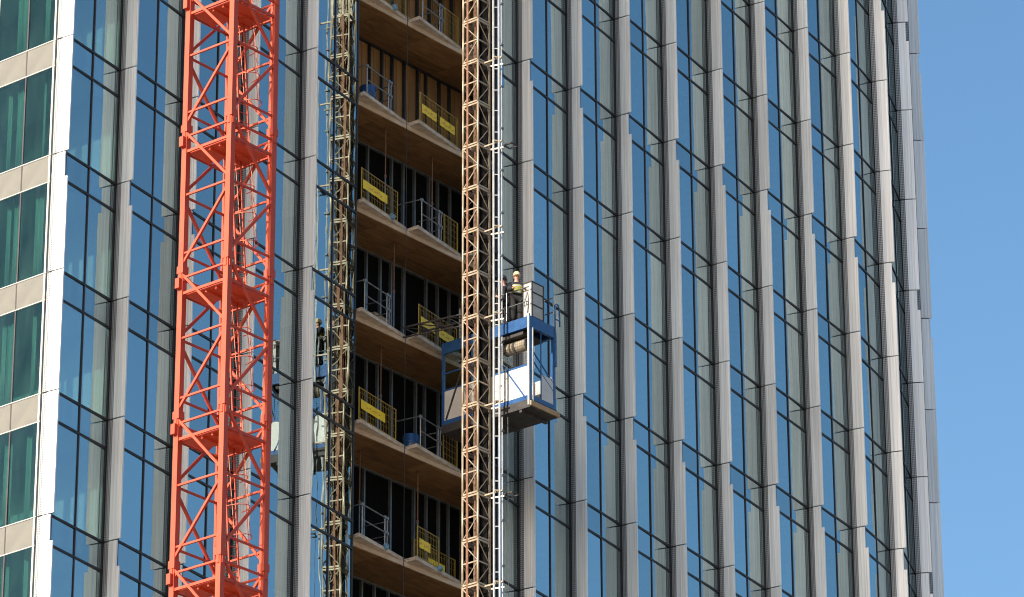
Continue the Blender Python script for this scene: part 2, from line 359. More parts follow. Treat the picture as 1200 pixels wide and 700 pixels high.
# floor slabs, core and rear
def inset(d):
    P = []
    for i in range(1, len(EP)):
        a = Vector(EP[i - 1]); b = Vector(EP[i]); q = Vector(EP[i + 1]) if i + 1 < len(EP) else b + (b - a)
        t = (q - a).normalized(); P.append(tuple(b + Vector((-t.y, t.x)) * d))
    return P
YB = 20.8
slab_poly = [(.35, .85)] + [(x, max(y, .85) if x < 43 else y) for x, y in inset(.85)] + [(56.3, YB), (.35, YB)]
top_poly = [(.36, 1.3)] + [(x, max(y, 1.3) if x < 43 else y) for x, y in inset(1.3)] + [(55.8, YB), (.36, YB)]
slab_me = MB().prism(slab_poly, -.69, -.535).mesh('floor_slab', 'slab_edge')
top_me = MB().prism(top_poly, -.534, -.41).mesh('floor_topping', 'concrete')
for k in range(KTOP, KBOT + 1):
    s = put('floor_slab', slab_me, tower, (0, 0, Z(k))); put('floor_topping', top_me, s)
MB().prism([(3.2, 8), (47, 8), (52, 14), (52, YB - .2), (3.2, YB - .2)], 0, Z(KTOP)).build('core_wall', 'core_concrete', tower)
MB().box(-.07, 57, YB + .01, YB + .4, 0, Z(KTOP)).build('rear_wall', 'concrete', tower)
MB().prism([(-.05, .05)] + [(x, y + .02) for x, y in EP[1:]] + [(57.3, YB + .4), (-.05, YB + .4)], Z(KTOP) + .02, Z(KTOP) + .5).build('roof', 'concrete', tower)
MB().prism([(.0, .5), (42, .7), (50, 4), (56.5, 14), (56.5, YB), (0, YB)], 0, Z(KBOT) - FH - .01).build('base_wall', 'concrete', tower)
# partition by the corner room, seen through the glass, and pale pleated strips added to imitate reflected streaks
part_me = MB().box(0, .1, .75, 7.9, -.40, FH - .70).mesh('partition_wall', 'interior_white')
ceil_me = MB().box(.4, 2.85, .95, 7.9, FH - .73, FH - .70).mesh('ceiling', 'interior_white')
def reflection_strip_mesh(y0, y1, x, h0, h1, seed):
    rnd = random.Random(seed); P = []; n = int((y1 - y0) / .035)
    for i in range(n + 1):
        y = y0 + (y1 - y0) * i / n; xx = x + .035 * math.sin(i * 1.25 + rnd.random() * .8)
        P += [(xx, y, h0), (xx, y, h1), (xx + .012, y, h0), (xx + .012, y, h1)]
    F = []
    for i in range(n):
        a, b = 4 * i, 4 * i + 4; F += [(a, b, b + 1, a + 1), (a + 2, a + 3, b + 3, b + 2), (a + 1, b + 1, b + 3, a + 3), (a, a + 2, b + 2, b)]
    return MB().pts(P, F).mesh('reflection_strip', 'reflection_strip', True)
for k in range(-1, 9):
    put('partition_wall', part_me, tower, (2.72, 0, Z(k))); put('ceiling', ceil_me, tower, (0, 0, Z(k)))
    rr = random.Random(50 + k * 7)
    for a, wd_ in ((.85 + rr.random() * .2, .12), (1.25 + rr.random() * .2, .25 * rr.random() + .1), (2.0 + rr.random() * .3, .3), (2.6 + rr.random() * .3, .15)):
        put('reflection_strip', reflection_strip_mesh(a, a + wd_, .32, -.38, FH - .72, k), tower, (0, 0, Z(k)))

# ---- the open bays: saw-tooth edge plates, soffit boards, stud walls
plate_me = MB().prism([(.03, .44), (2.74, .862), (2.77, 1.298), (.03, 1.298)], -.532, -.412).mesh('edge_plate', 'plate_edge')
bw, bl = 1.16, 2.30
board_me = MB().box(.006, bl - .006, .006, bw - .006, -.018, 0).mesh('soffit_board', 'plywood')
for k in range(-3, 8):
    for n in (5, 6, 7): put('edge_plate', plate_me, tower, (n * BAY, 0, Z(k)))
    for i in range(4):
        for j in range(4):
            put('soffit_board', board_me, tower, (13.2 + i * bl, .87 + j * bw, Z(k) - .692))
def stud_wall(k, boarded, label):
    t = thing('stud_wall', label, 'stud wall', (14.0, 2.7, Z(k) - .41), group='stud walls behind the open floor edges')
    h = FH - .31
    x = .35
    sm = 'stud_dark' if boarded else 'stud_steel'
    st = MB().box(-.035, .035, -.05, .0, .04, h - .04)
    st.box(-.035, -.028, .0, .06, .04, h - .04)
    me = st.mesh('stud', sm)
    while x < 8.4:
        if boarded or random.random() > .25: put('stud', me, t, (x + random.uniform(-.10, .10), 0, 0))
        x += .62
    MB().box(0, 8.5, -.052, .062, 0, .038).build('bottom_track', sm, t)
    MB().box(0, 8.5, -.052, .062, h - .038, h).build('top_track', sm, t)
    if not boarded: MB().box(0, 8.5, .064, .08, 0, h).build('shade_sheet', 'shade_black', t)  # black sheet added behind the studs in place of the unlit depth
    if boarded:
        x = .0
        bd = MB().box(.01, .61, .064, .085, .0, h); bm_ = bd.mesh('board', 'board_brown')
        while x < 8.2: put('board', bm_, t, (x + .05, random.uniform(0, .01), 0)); x += .62
    return t
floors = {-2: 'above the topmost open slab', -1: 'four floors above the hoist cage', 0: 'three floors above the hoist cage', 1: 'two floors above the hoist cage', 2: 'one floor above the hoist cage',
          3: 'level with the hoist cage roof', 4: 'level with the hoist cage floor', 5: 'one floor below the hoist cage', 6: 'two floors below the hoist cage', 7: 'three floors below the hoist cage'}
for k, wd in floors.items():
    stud_wall(k, k <= 1, ('brown boarded wall with dark studs ' if k <= 1 else 'bare grey steel stud wall in dark storey ') + wd)

# ---- edge protection
PE = Vector((.07, .50)); PQ = Vector((2.70, .92)); PT = (PQ - PE).normalized(); PA = math.atan2(PT.y, PT.x)
COUP = MB().box(-.045, .045, -.04, .04, -.045, .045).mesh('coupler', 'galv')
def guardrail(k, n, s0, s1, label, extra=False):
    b = PE + PT * s0
    t = thing('guardrail', label, 'guardrail', (n * BAY + b.x, b.y, Z(k) - .412), (0, 0, PA), 'tube guardrails on the open floor edges')
    L = s1 - s0
    post = MB().tube((0, 0, 0), (0, 0, 1.12), .026)
    post.box(-.06, .06, -.06, .06, 0, .015)
    pm = post.mesh('post', 'galv')
    for x in (.12, L - .16, L - .02): put('post', pm, t, (x, 0, 0))
    MB().path([(.12, .0, .55), (L - .02, 0, .55)], .022).build('mid_rail', 'galv', t)
    tr = MB().path([(.12, 0, .05), (.12, 0, .95), (.14, 0, 1.02), (.2, 0, 1.06), (L - .02, 0, 1.06)], .024); tr.build('top_rail', 'galv', t)
    MB().path([(.0, -.03, 1.02), (.05, .95, 1.05)], .022).build('return_rail', 'galv', t)
    if extra:
        MB().path([(L + .05, -.03, .98), (L + .1, .95, 1.02)], .022).build('return_rail', 'galv', t)
        MB().path([(L + .05, -.03, .5), (L + .1, .95, .52)], .02).build('return_rail', 'galv', t)
    for x, z in ((.12, 1.06), (L - .16, 1.06), (L - .02, 1.06), (L - .16, .55), (L - .02, .55)): put('coupler', COUP, t, (x, 0, z))
    return t
def mesh_barrier(k, n, s0, s1, label, banners=((.1, 1.3),), dy=0.0, rot=0.0, h=1.12):
    b = PE + PT * s0
    t = thing('mesh_barrier', label, 'barrier', (n * BAY + b.x, b.y + dy, Z(k) - .412), (0, 0, PA + rot), 'yellow mesh barriers on the open floor edges')
    L = s1 - s0
    f = MB(); f.bar((0, 0, 0), (0, 0, h), .03); f.bar((L, 0, 0), (L, 0, h), .03); f.bar((0.015, 0, h - .02), (L - .015, 0, h - .02), .025); f.bar((.015, 0, .06), (L - .015, 0, .06), .02)
    f.build('frame', 'yellow_wire', t)
    w_ = MB(); x = .1
    while x < L - .05: w_.box(x - .003, x + .003, -.003, .003, .07, h - .03); x += .10
    for z in (.28, .5, .72, .94): w_.box(.02, L - .02, -.010, -.004, z - .004, z + .004)
    w_.build('wire_grid', 'yellow_wire', t)
    for a, b_ in banners:
        q = MB(); N_ = 8; hw = (b_ - a) / 2
        P = []; 
        for i in range(N_ + 1):
            x = -hw + 2 * hw * i / N_; d = .012 * math.sin(i * 2.1 + k)
            P += [(x, d, -.16), (x, d, .16), (x, d - .006, -.16), (x, d - .006, .16)]
        F = []
        for i in range(N_):
            o, p_ = 4 * i, 4 * i + 4; F += [(o, p_, p_ + 1, o + 1), (o + 2, o + 3, p_ + 3, p_ + 2), (o + 1, p_ + 1, p_ + 3, o + 3), (o, o + 2, p_ + 2, p_)]
        F += [(0, 1, 3, 2), (4 * N_, 4 * N_ + 2, 4 * N_ + 3, 4 * N_ + 1)]
        q.pts(P, F).build('banner', 'yellow_banner', t, ((a + b_) / 2, -.035, h * .48))
    return t
WH = lambda k: floors[k]
for k in (1, 3, 5, -1, 7):
    guardrail(k, 5, .1, 1.75, 'grey tube guardrail by the reflecting glass, slab ' + WH(k), True)
    if k != 5: mesh_barrier(k, 6, .12, 2.55, 'yellow mesh barrier with yellow banners on the slab ' + WH(k), ((.08, 1.0), (1.25, 2.2)))
mesh_barrier(5, 6, .12, 1.45, 'short yellow mesh barrier with one banner, one floor below the hoist cage', ((.05, .75),))
mesh_barrier(5, 6, 1.0, 3.4, 'bannered mesh barrier set back behind the short one, one floor below the hoist cage', ((.75, 1.75),), dy=.75, rot=-.05)
for k in (0, 2, 4, 6):
    if k: mesh_barrier(k, 5, -.05, 2.2, 'yellow mesh barrier with long yellow banner on the slab ' + WH(k), ((.05, 1.55),))
    guardrail(k, 6, .15, 1.55, 'grey tube guardrail between two barriers, slab ' + WH(k), True)
    mesh_barrier(k, 6, 1.72, 2.6, 'narrow mesh barrier without banner, slab ' + WH(k), ())
mesh_barrier(0, 5, 1.0, 2.6, 'wide mesh barrier without banner on the slab three floors above the hoist cage', ())
rnd = random.Random(3)
for k, n, s, mt, lb in ((0, 5, 1.8, 'blue_rag', 'pale blue rag on the slab edge three floors above the hoist cage'), (2, 5, 1.75, 'blue_rag', 'blue rag hanging on the slab edge one floor above the hoist cage'),
                        (5, 5, 1.55, 'blue_rag', 'crumpled grey rag on slab edge beside the guardrail below the hoist cage'), (5, 6, 1.4, 'blue_rag', 'blue rag on the slab edge below the banner of the short barrier')):
    q = PE + PT * s; bm = bmesh.new(); bmesh.ops.create_icosphere(bm, subdivisions=2, radius=.12)
    for v in bm.verts: v.co *= rnd.uniform(.7, 1.3); v.co.z *= .9
    me = bpy.data.meshes.new('rag'); bm.to_mesh(me); bm.free(); me.materials.append(MAT[mt])
    tag(put('rag', me, None, (n * BAY + q.x, q.y - .08, Z(k) - .40)), lb, 'rag')
def clutter(k, x, y, what, label):
    loc = (x, y, Z(k) - .41)
    if what == 'boards':
        t = thing('board_stack', label, 'boards', loc, (0, 0, R(random.uniform(-6, 6))), 'stacked materials on the open floors')
        bm_ = MB().box(0, 1.6, 0, .45, 0, .045).mesh('board', 'timber')
        for i in range(7): put('board', bm_, t, (random.uniform(-.05, .05), random.uniform(-.03, .03), .05 * i), (0, 0, random.uniform(-.03, .03)))
    elif what == 'drum':
        m_ = MB(); N_ = 18
        rr_ = [(.27, 0), (.29, .02), (.28, .3), (.295, .31), (.28, .33), (.28, .58), (.295, .6), (.28, .62), (.29, .86), (.27, .88)]
        P = [(math.cos(2 * math.pi * i / N_) * r_, math.sin(2 * math.pi * i / N_) * r_, z_) for r_, z_ in rr_ for i in range(N_)]
        F = [(i + N_ * j, (i + 1) % N_ + N_ * j, (i + 1) % N_ + N_ * (j + 1), i + N_ * (j + 1)) for j in range(len(rr_) - 1) for i in range(N_)]
        F += [tuple(range(N_))[::-1], tuple(range(N_ * (len(rr_) - 1), N_ * len(rr_)))]
        tag(m_.pts(P, F).build('drum', 'cage_blue', None, loc, smooth=True), label, 'drum')
    elif what == 'coil':
        m_ = MB()
        for q in range(5):
            r0 = .24 + .02 * (q % 2); ring = [(math.cos(2 * math.pi * i / 14) * r0, .05 * math.sin(i * 1.7 + q), .26 + math.sin(2 * math.pi * i / 14) * r0 * .95 + .004 * q) for i in range(15)]
            m_.path([(a, b + .04 * q, c) for a, b, c in ring], .02, 6)
        tag(m_.build('cable_coil', 'rubber', None, loc, (0, 0, R(12))), label, 'cable coil')
    elif what == 'prop':
        t = thing('floor_prop', label, 'prop', loc, group='telescopic props on the open floors')
        MB().tube((0, 0, 0), (0, 0, 1.9), .03, 8).build('outer_tube', 'galv', t); MB().tube((0, 0, 1.86), (0, 0, FH - .325), .022, 8).build('inner_tube', 'rust', t)
        MB().box(-.08, .08, -.08, .08, .0, .012).build('base_plate', 'rust', t); MB().box(-.08, .08, -.08, .08, FH - .325, FH - .315).build('head_plate', 'rust', t)
        MB().tube((0, 0, 1.80), (0, 0, 1.87), .05, 8).build('collar_nut', 'rust', t)
    elif what == 'box':
        t = thing('material_box', label, 'box', loc, (0, 0, R(8)), 'stacked materials on the open floors')
        MB().box(0, .9, 0, .6, .1, .75).build('carton', 'timber', t); p_ = MB()
        for y_ in (0, .26, .52): p_.box(0, .9, y_, y_ + .08, 0, .08)
        p_.box(0, .08, 0, .6, .08, .098); p_.box(.82, .9, 0, .6, .08, .098); p_.build('pallet', 'plate_edge', t)
clutter(1, 15.75, 1.25, 'coil', 'black cable coil standing by the guardrail two floors above the hoist cage')
clutter(1, 15.25, 1.35, 'drum', 'dark blue drum behind the guardrail two floors above the hoist cage')
clutter(2, 18.35, 1.5, 'boards', 'stack of timber boards behind the narrow barrier one floor above the hoist cage')
clutter(2, 14.5, 1.7, 'box', 'carton on a pallet behind the bannered barrier one floor above the hoist cage')
clutter(0, 15.0, 1.5, 'boards', 'stack of timber boards three floors above the hoist cage')
clutter(0, 17.6, 1.7, 'box', 'carton on a pallet behind the guardrail three floors above the hoist cage')
clutter(4, 17.9, 1.6, 'drum', 'blue drum behind the guardrail level with the hoist cage floor')
clutter(4, 14.9, 1.6, 'boards', 'stack of timber boards behind the banner level with the hoist cage floor')
clutter(3, 15.9, 1.5, 'box', 'carton on a pallet behind the guardrail level with the hoist cage roof')
clutter(5, 16.1, 1.4, 'coil', 'black cable coil by the guardrail one floor below the hoist cage')
for k, x in ((1, 14.6), (2, 16.2), (3, 16.9), (4, 16.4), (5, 15.6), (0, 16.9), (2, 18.9), (5, 18.2)):
    clutter(k, x, 1.55 + random.uniform(-.2, .3), 'prop', 'telescopic steel prop by %s, slab %s' % ('the hoist mast' if x > 18 else 'the hanging rope', floors[k]))
rp = MB()
rp.tube((0, 0, 0), (0, 0, GZ + 12), .012, 6)
tag(rp.build('hanging_rope', 'rubber', None, (16.52, .70, 0.0)), 'thin dark rope hanging straight down in front of the open slab edges', 'rope')

# ------------------------------------------------------------------ hoist mast
MX, MY, MW = 17.32, -1.75, .60          # front left leg, side length
MYB = MY + .64
SEC = 1.56; SEC0 = GZ - 4.16            # a section joint
mast = thing('hoist_mast', 'cream steel lattice hoist mast with vertical tubes standing before the open bays', 'hoist mast', (MX, MY, 0))
mx1, my1 = MW, MYB - MY
def mast_core():
    f = MB()
    for x in (0, mx1):
        for y in (0, my1): f.tube((x, y, 0), (x, y, SEC), .038, 8)
    return f
def mast_end():
    f = MB()
    for z in (.0,):
        for a, b in (((0, 0), (0, my1)), ((0, 0), (mx1, 0)), ((mx1, 0), (mx1, my1)), ((0, my1), (mx1, my1))): f.bar((*a, z), (*b, z), .05, .055)
    return f
sides = (((0, my1), (0, 0)), ((0, 0), (mx1, 0)), ((mx1, 0), (mx1, my1)), ((mx1, my1), (0, my1)))
def mast_braces():
    L = []
    for a, b in sides:
        A = Vector((*a, 0)); B = Vector((*b, 0)); d = (B - A).normalized() * .03
        for z0, z1 in ((SEC - .08, SEC * .53), (.08, SEC * .47)):
            L.append(('diagonal_brace', MB().tube(A + d + Vector((0, 0, z0)), B - d + Vector((0, 0, z1)), .019, 6)))
        L.append(('cross_bar', MB().bar(A + Vector((0, 0, SEC * .5)), B + Vector((0, 0, SEC * .5)), .035, .045)))
    L.append(('rack', MB().box(-.03, .03, my1 * .70 - .05, my1 * .70 + .03, 0, SEC - .004)))
    L.append(('drive_rack', MB().box(mx1 + .035, mx1 + .085, my1 * .5 - .06, my1 * .5 + .06, 0, SEC - .004)))
    L.append(('rack_backing', MB().box(mx1 + .005, mx1 + .034, my1 * .5 - .04, my1 * .5 + .04, .0, SEC - .004)))
    L.append(('shade_plate', MB().box(mx1 - .07, mx1 - .045, .05, my1 - .06, 0, SEC - .004)))  # dark plate added so the inside of the lattice looks shaded
    for x in (.2, .36, .47): L.append(('cable_rack', MB().tube((x, .22 + x * .3, 0), (x, .22 + x * .3, SEC), .026, 6)))
    return L
core_me = mast_core().mesh('mast_section', 'mast_steel', True); end_me = mast_end().mesh('end_frame', 'mast_steel')
br = [(nm, mb, mb.mesh(nm, 'shade_black' if nm == 'shade_plate' else 'rust' if 'rack' in nm else 'mast_steel')) for nm, mb in mast_braces()]
restm = MB()
i0 = -int(SEC0 // SEC); z = SEC0 + i0 * SEC; TOPZ = GZ + 12
while z < TOPZ:
    if in_view(Matrix.Identity(4), [(MX, MY, z), (MX, MY, z + SEC)], 40, 20):
        u = put('mast_section', core_me, mast, (0, 0, z)); put('end_frame', end_me, u, (0, 0, .045)); put('end_frame', end_me, u, (0, 0, SEC - .045))
        for nm, mb, me in br: put(nm, me, u)
    else:
        for mb in [mast_core(), mast_end()] + [q[1] for q in br]: add_tf(restm, mb, Matrix.Translation((0, 0, z)))
    z += SEC
tag(restm.build('remaining_mast', 'mast_steel', mast), kind='stuff')
MB().box(-.9, 1.5, -.9, 1.5, 0, SEC0 + i0 * SEC - .001).build('base_block', 'concrete', mast)
# vertical tubes beside the mast on brackets
for x, y, r_, mt in ((.15, -.55, .038, 'tube_white'), (.27, -.69, .038, 'tube_white'), (.74, -.42, .026, 'tube_white'), (.66, -.12, .03, 'rubber')):
    MB().tube((x, y, 0.02), (x, y, TOPZ), r_, 10).build('guide_tube', mt, mast, smooth=True)
rg = MB(); z = 1.0
rm = MB().bar((.15, -.55, 0), (.27, -.69, 0), .03).mesh('rung', 'tube_white')
cl = MB().box(.68, .80, -.47, -.37, -.03, .03).mesh('clamp', 'galv')
rest_r = MB()
z = SEC0 + i0 * SEC
while z < TOPZ:
    if in_view(Matrix.Identity(4), [(MX, MY, z)], 40, 20):
        put('rung', rm, mast, (0, 0, z + .3)); put('rung', rm, mast, (0, 0, z + 1.1)); put('clamp', cl, mast, (0, 0, z + .7))
    z += SEC
bk = MB(); bk.bar((.30, .05, 0), (.30, -.80, 0), .05); bk.bar((.12, -.60, .0), (.36, -.74, 0), .05); bk.bar((.60, 0, 0), (.74, -.50, 0), .045); bkm = bk.mesh('bracket', 'mast_steel')
bl_ = MB(); bl_.bar((.62, -.60, 0), (.62, -.95, 0), .05); bl_.bar((.62, -.93, 0), (.95, -.93, 0), .04); bl_.bar((.95, -.93, 0), (.95, -.60, 0), .04); bl_.bar((.64, -.6, 0), (.95, -.6, 0), .04); blm = bl_.mesh('tie_frame', 'cage_dark')
zz = GZ - 5.75
for i in range(-3, 9):
    z = zz - i * SEC * 2; put('bracket', bkm, mast, (0, 0, z))
    if i % 4 == 0: put('tie_frame', blm, mast, (0, 0, z))
tie = MB(); zt = Z(3) + .0
tie.tube((-.75, 2.60, -.20), (.0, my1, 0), .035); tie.tube((-.15, 2.62, -.20), (mx1, my1, 0), .035); tie.tube((-.75, 2.60, -.55), (.0, my1, -.42), .03)
for i in range(4):
    f = i / 4; a = Vector((-.75, 2.60, -.2)).lerp(Vector((0, my1, 0)), f); b_ = Vector((-.15, 2.62, -.2)).lerp(Vector((mx1, my1, 0)), min(1, f + .25)); tie.tube(a, b_, .02, 6)
    c_ = Vector((-.75, 2.60, -.55)).lerp(Vector((0, my1, -.42)), min(1, f + .25)); tie.tube(a, c_, .02, 6)
tie.build('wall_tie', 'cage_dark', mast, (0, 0, zt))
# sagging power cable
MB().tube((.78, -.62, 20), (.78, -.62, GZ - 15.5), .014, 6).build('power_cable', 'galv', mast)

# ------------------------------------------------------------------ hoist cage
CX0, CX1, CY0, CY1 = 17.99, 19.32, -3.40, .36
cage = thing('hoist_cage', 'blue construction hoist cage with pale panels hanging on the lattice mast', 'hoist cage', (CX0, CY0, GZ - 15.45))
W_, L_ = CX1 - CX0, CY1 - CY0
zf, zb, zp, zr0, zr1 = .30, .46, 1.50, 2.85, 3.24      # floor top, blue sill, panel top, roof beam
MB().box(-.02, W_ + .02, -.02, L_, .02, zf).build('floor_platform', 'cage_dark', cage)
MB().box(-.05, W_ + .10, -.09, -.021, .06, .22).build('bumper', 'timber', cage)
MB().box(W_ + .021, W_ + .09, -.02, L_, .06, .22).build('bumper', 'timber', cage)
for y in (.35, 1.5, 2.7): MB().box(.0, W_, y, y + .1, -.08, .019).build('cross_member', 'cage_dark', cage)
sill = MB(); sill.box(0, .06, .10, L_ - .10, zf + .002, zb); sill.box(.1, W_ - .1, 0, .06, zf + .002, zb); sill.build('sill_beam', 'cage_blue', cage)
for x, y in ((0, 0), (W_ - .1, 0), (0, L_ - .1), (W_ - .1, L_ - .1)):
    MB().box(x, x + .1, y, y + .1, zf + .002, zr0 - .002).build('corner_post', 'cage_blue', cage)
MB().box(-.035, -.003, .01, .085, .1, zr1 + .1).build('door_track', 'tube_white', cage)
MB().box(.115, .15, -.035, -.003, .1, zr0).build('door_track', 'tube_white', cage)
rb = MB(); rb.box(-.01, .11, -.01, L_, zr0, zr1); rb.box(W_ - .1, W_ + .01, -.01, L_, zr0, zr1); rb.box(.112, W_ - .102, -.01, .1, zr0, zr1); rb.box(.112, W_ - .102, L_ - .1, L_, zr0, zr1)
rb.build('roof_beam', 'cage_blue', cage)
MB().box(.112, W_ - .102, .102, L_ - .102, zr1 - .08, zr1 - .02).build('roof_deck', 'cage_dark', cage)
# side facing the mast: three panels with windows above
for y0, y1 in ((.11, 1.27), (1.29, 2.45), (2.47, L_ - .11)):
    MB().box(.015, .045, y0, y1, zb + .003, zp).build('wall_panel', 'cage_panel', cage)
fr = MB()
fr.box(.012, .05, .11, L_ - .11, zp + .002, zp + .07)
for y in (1.26, 2.44): fr.box(.010, .052, y, y + .05, zp + .072, zr0 - .002)
fr.box(.012, .05, 2.49, L_ - .11, 2.12, 2.17)
fr.build('window_frame', 'cage_blue', cage)
MB().box(.028, .036, 2.5, L_ - .11, zp + .072, zr0 - .003).build('window_mesh', 'blue_glass', cage)
for y0, y1 in ((.12, 1.25), (1.32, 2.43), (2.50, L_ - .12)):
    wm = MB(); y = y0
    while y < y1: wm.box(.040, .044, y, y + .006, zp + .075, zr0 - .35 if y0 < 1 else zr0 - .004); y += .085
    z_ = zp + .12
    while z_ < (zr0 - .35 if y0 < 1 else zr0 - .03): wm.box(.0445, .048, y0, y1, z_, z_ + .006); z_ += .085
    tag(wm.build('wire_mesh', 'cage_dark', cage), kind='stuff')
for a, b_ in (((-.006, L_ - .2, zb + .02), (-.006, L_ - 1.0, zp + .9)), ((-.006, .2, zf + .1), (-.006, 1.15, zp + .25))):
    MB().bar(a, b_, .045).build('side_brace', 'cage_dark' if a[1] > 1 else 'cage_blue', cage)
# far long side and outer end
MB().box(W_ - .045, W_ - .015, .11, L_ - .11, zb, zp).build('rear_panel', 'cage_panel', cage)
MB().box(.62, W_ - .11, .015, .045, zb - .06, zp - .15).build('end_panel', 'cage_panel', cage)
eb = MB(); eb.bar((.12, .03, 2.1), (W_ - .12, .03, 1.25), .035); eb.bar((.12, .03, 1.75), (W_ - .12, .03, .95), .035); eb.bar((.60, .03, zf), (.60, .03, zr0), .03); eb.bar((.95, .07, zf), (.95, .07, zp), .025)
eb.build('end_gate', 'cage_blue', cage)
# drive motors under the roof
dm = MB(); dm.tube((.42, .42, 2.47), (.42, 1.30, 2.47), .20, 16); dm.build('drive_motor', 'motor_beige', cage)
for y in (.38, .84, 1.28): MB().tube((.42, y, 2.47), (.42, y + .05, 2.47), .215, 16).build('motor_flange', 'cage_dark', cage)
MB().box(.08, 1.1, .35, 1.3, 2.70, 2.80).build('motor_mount', 'cage_dark', cage)
# roof railing
rl = MB(); zz = zr1
for x, y in ((.03, .03), (.03, 1.0), (.03, 2.0), (.03, 3.0), (W_ - .05, .03), (W_ - .05, 1.3), (W_ - .05, 2.5)):
    MB().tube((x, y, zz), (x, y, zz + 1.08), .02, 8).build('railing_post', 'galv', cage)
for z_ in (.55, 1.06):
    MB().path([(.03, 3.0, zz + z_), (.03, .03, zz + z_)], .02).build('railing_rail', 'galv', cage)
    MB().path([(W_ - .05, .03, zz + z_), (W_ - .05, 2.5, zz + z_)], .02).build('railing_rail', 'galv', cage)
hp = MB(); hp.path([(W_ - .03, -.02, zr0 - .2), (W_ - .03, -.02, zz + .75), (W_ + .03, -.02, zz + .85), (W_ + .16, .0, zz + .85), (W_ + .22, .0, zz + .75), (W_ + .24, .0, zz + .1)], .025)
hp.path([(W_ - .03, -.02, zz + .3), (W_ + .23, 0, zz + .3)], .02)
hp.build('hooped_rail', 'cage_blue', cage, smooth=True)
MB().box(W_ - .06, W_ + .03, -.03, .04, zr0 - 1.0, zr0 + .2).build('rail_bracket', 'cage_blue', cage)
cb = MB().box(.16, .78, .05, .40, zz + .02, zz + 1.30).build('control_cabinet', 'cabinet_grey', cage)
ff = MB()
for x0, x1 in ((.145, .19), (.745, .79)): ff.box(x0, x1, .030, .048, zz + .02, zz + 1.31)
for z_ in (.02, .46, .90, 1.27): ff.box(.19, .745, .032, .046, zz + z_, zz + z_ + .04)
ff.box(.145, .158, .05, .40, zz + 1.26, zz + 1.31); ff.box(.145, .158, .385, .41, zz + .02, zz + 1.26)
ff.build('cabinet_frame', 'cage_dark', cb)
jb = MB(); jb.path([(.02, .18, zz - .1), (.05, .16, zz + .3), (.0, .2, zz + .6), (.08, .15, zz + .9)], .025); jb.path([(.06, .1, zz), (.02, .25, zz + .35), (.07, .3, zz + .7)], .02); jb.build('cable_bundle', 'galv', cage)

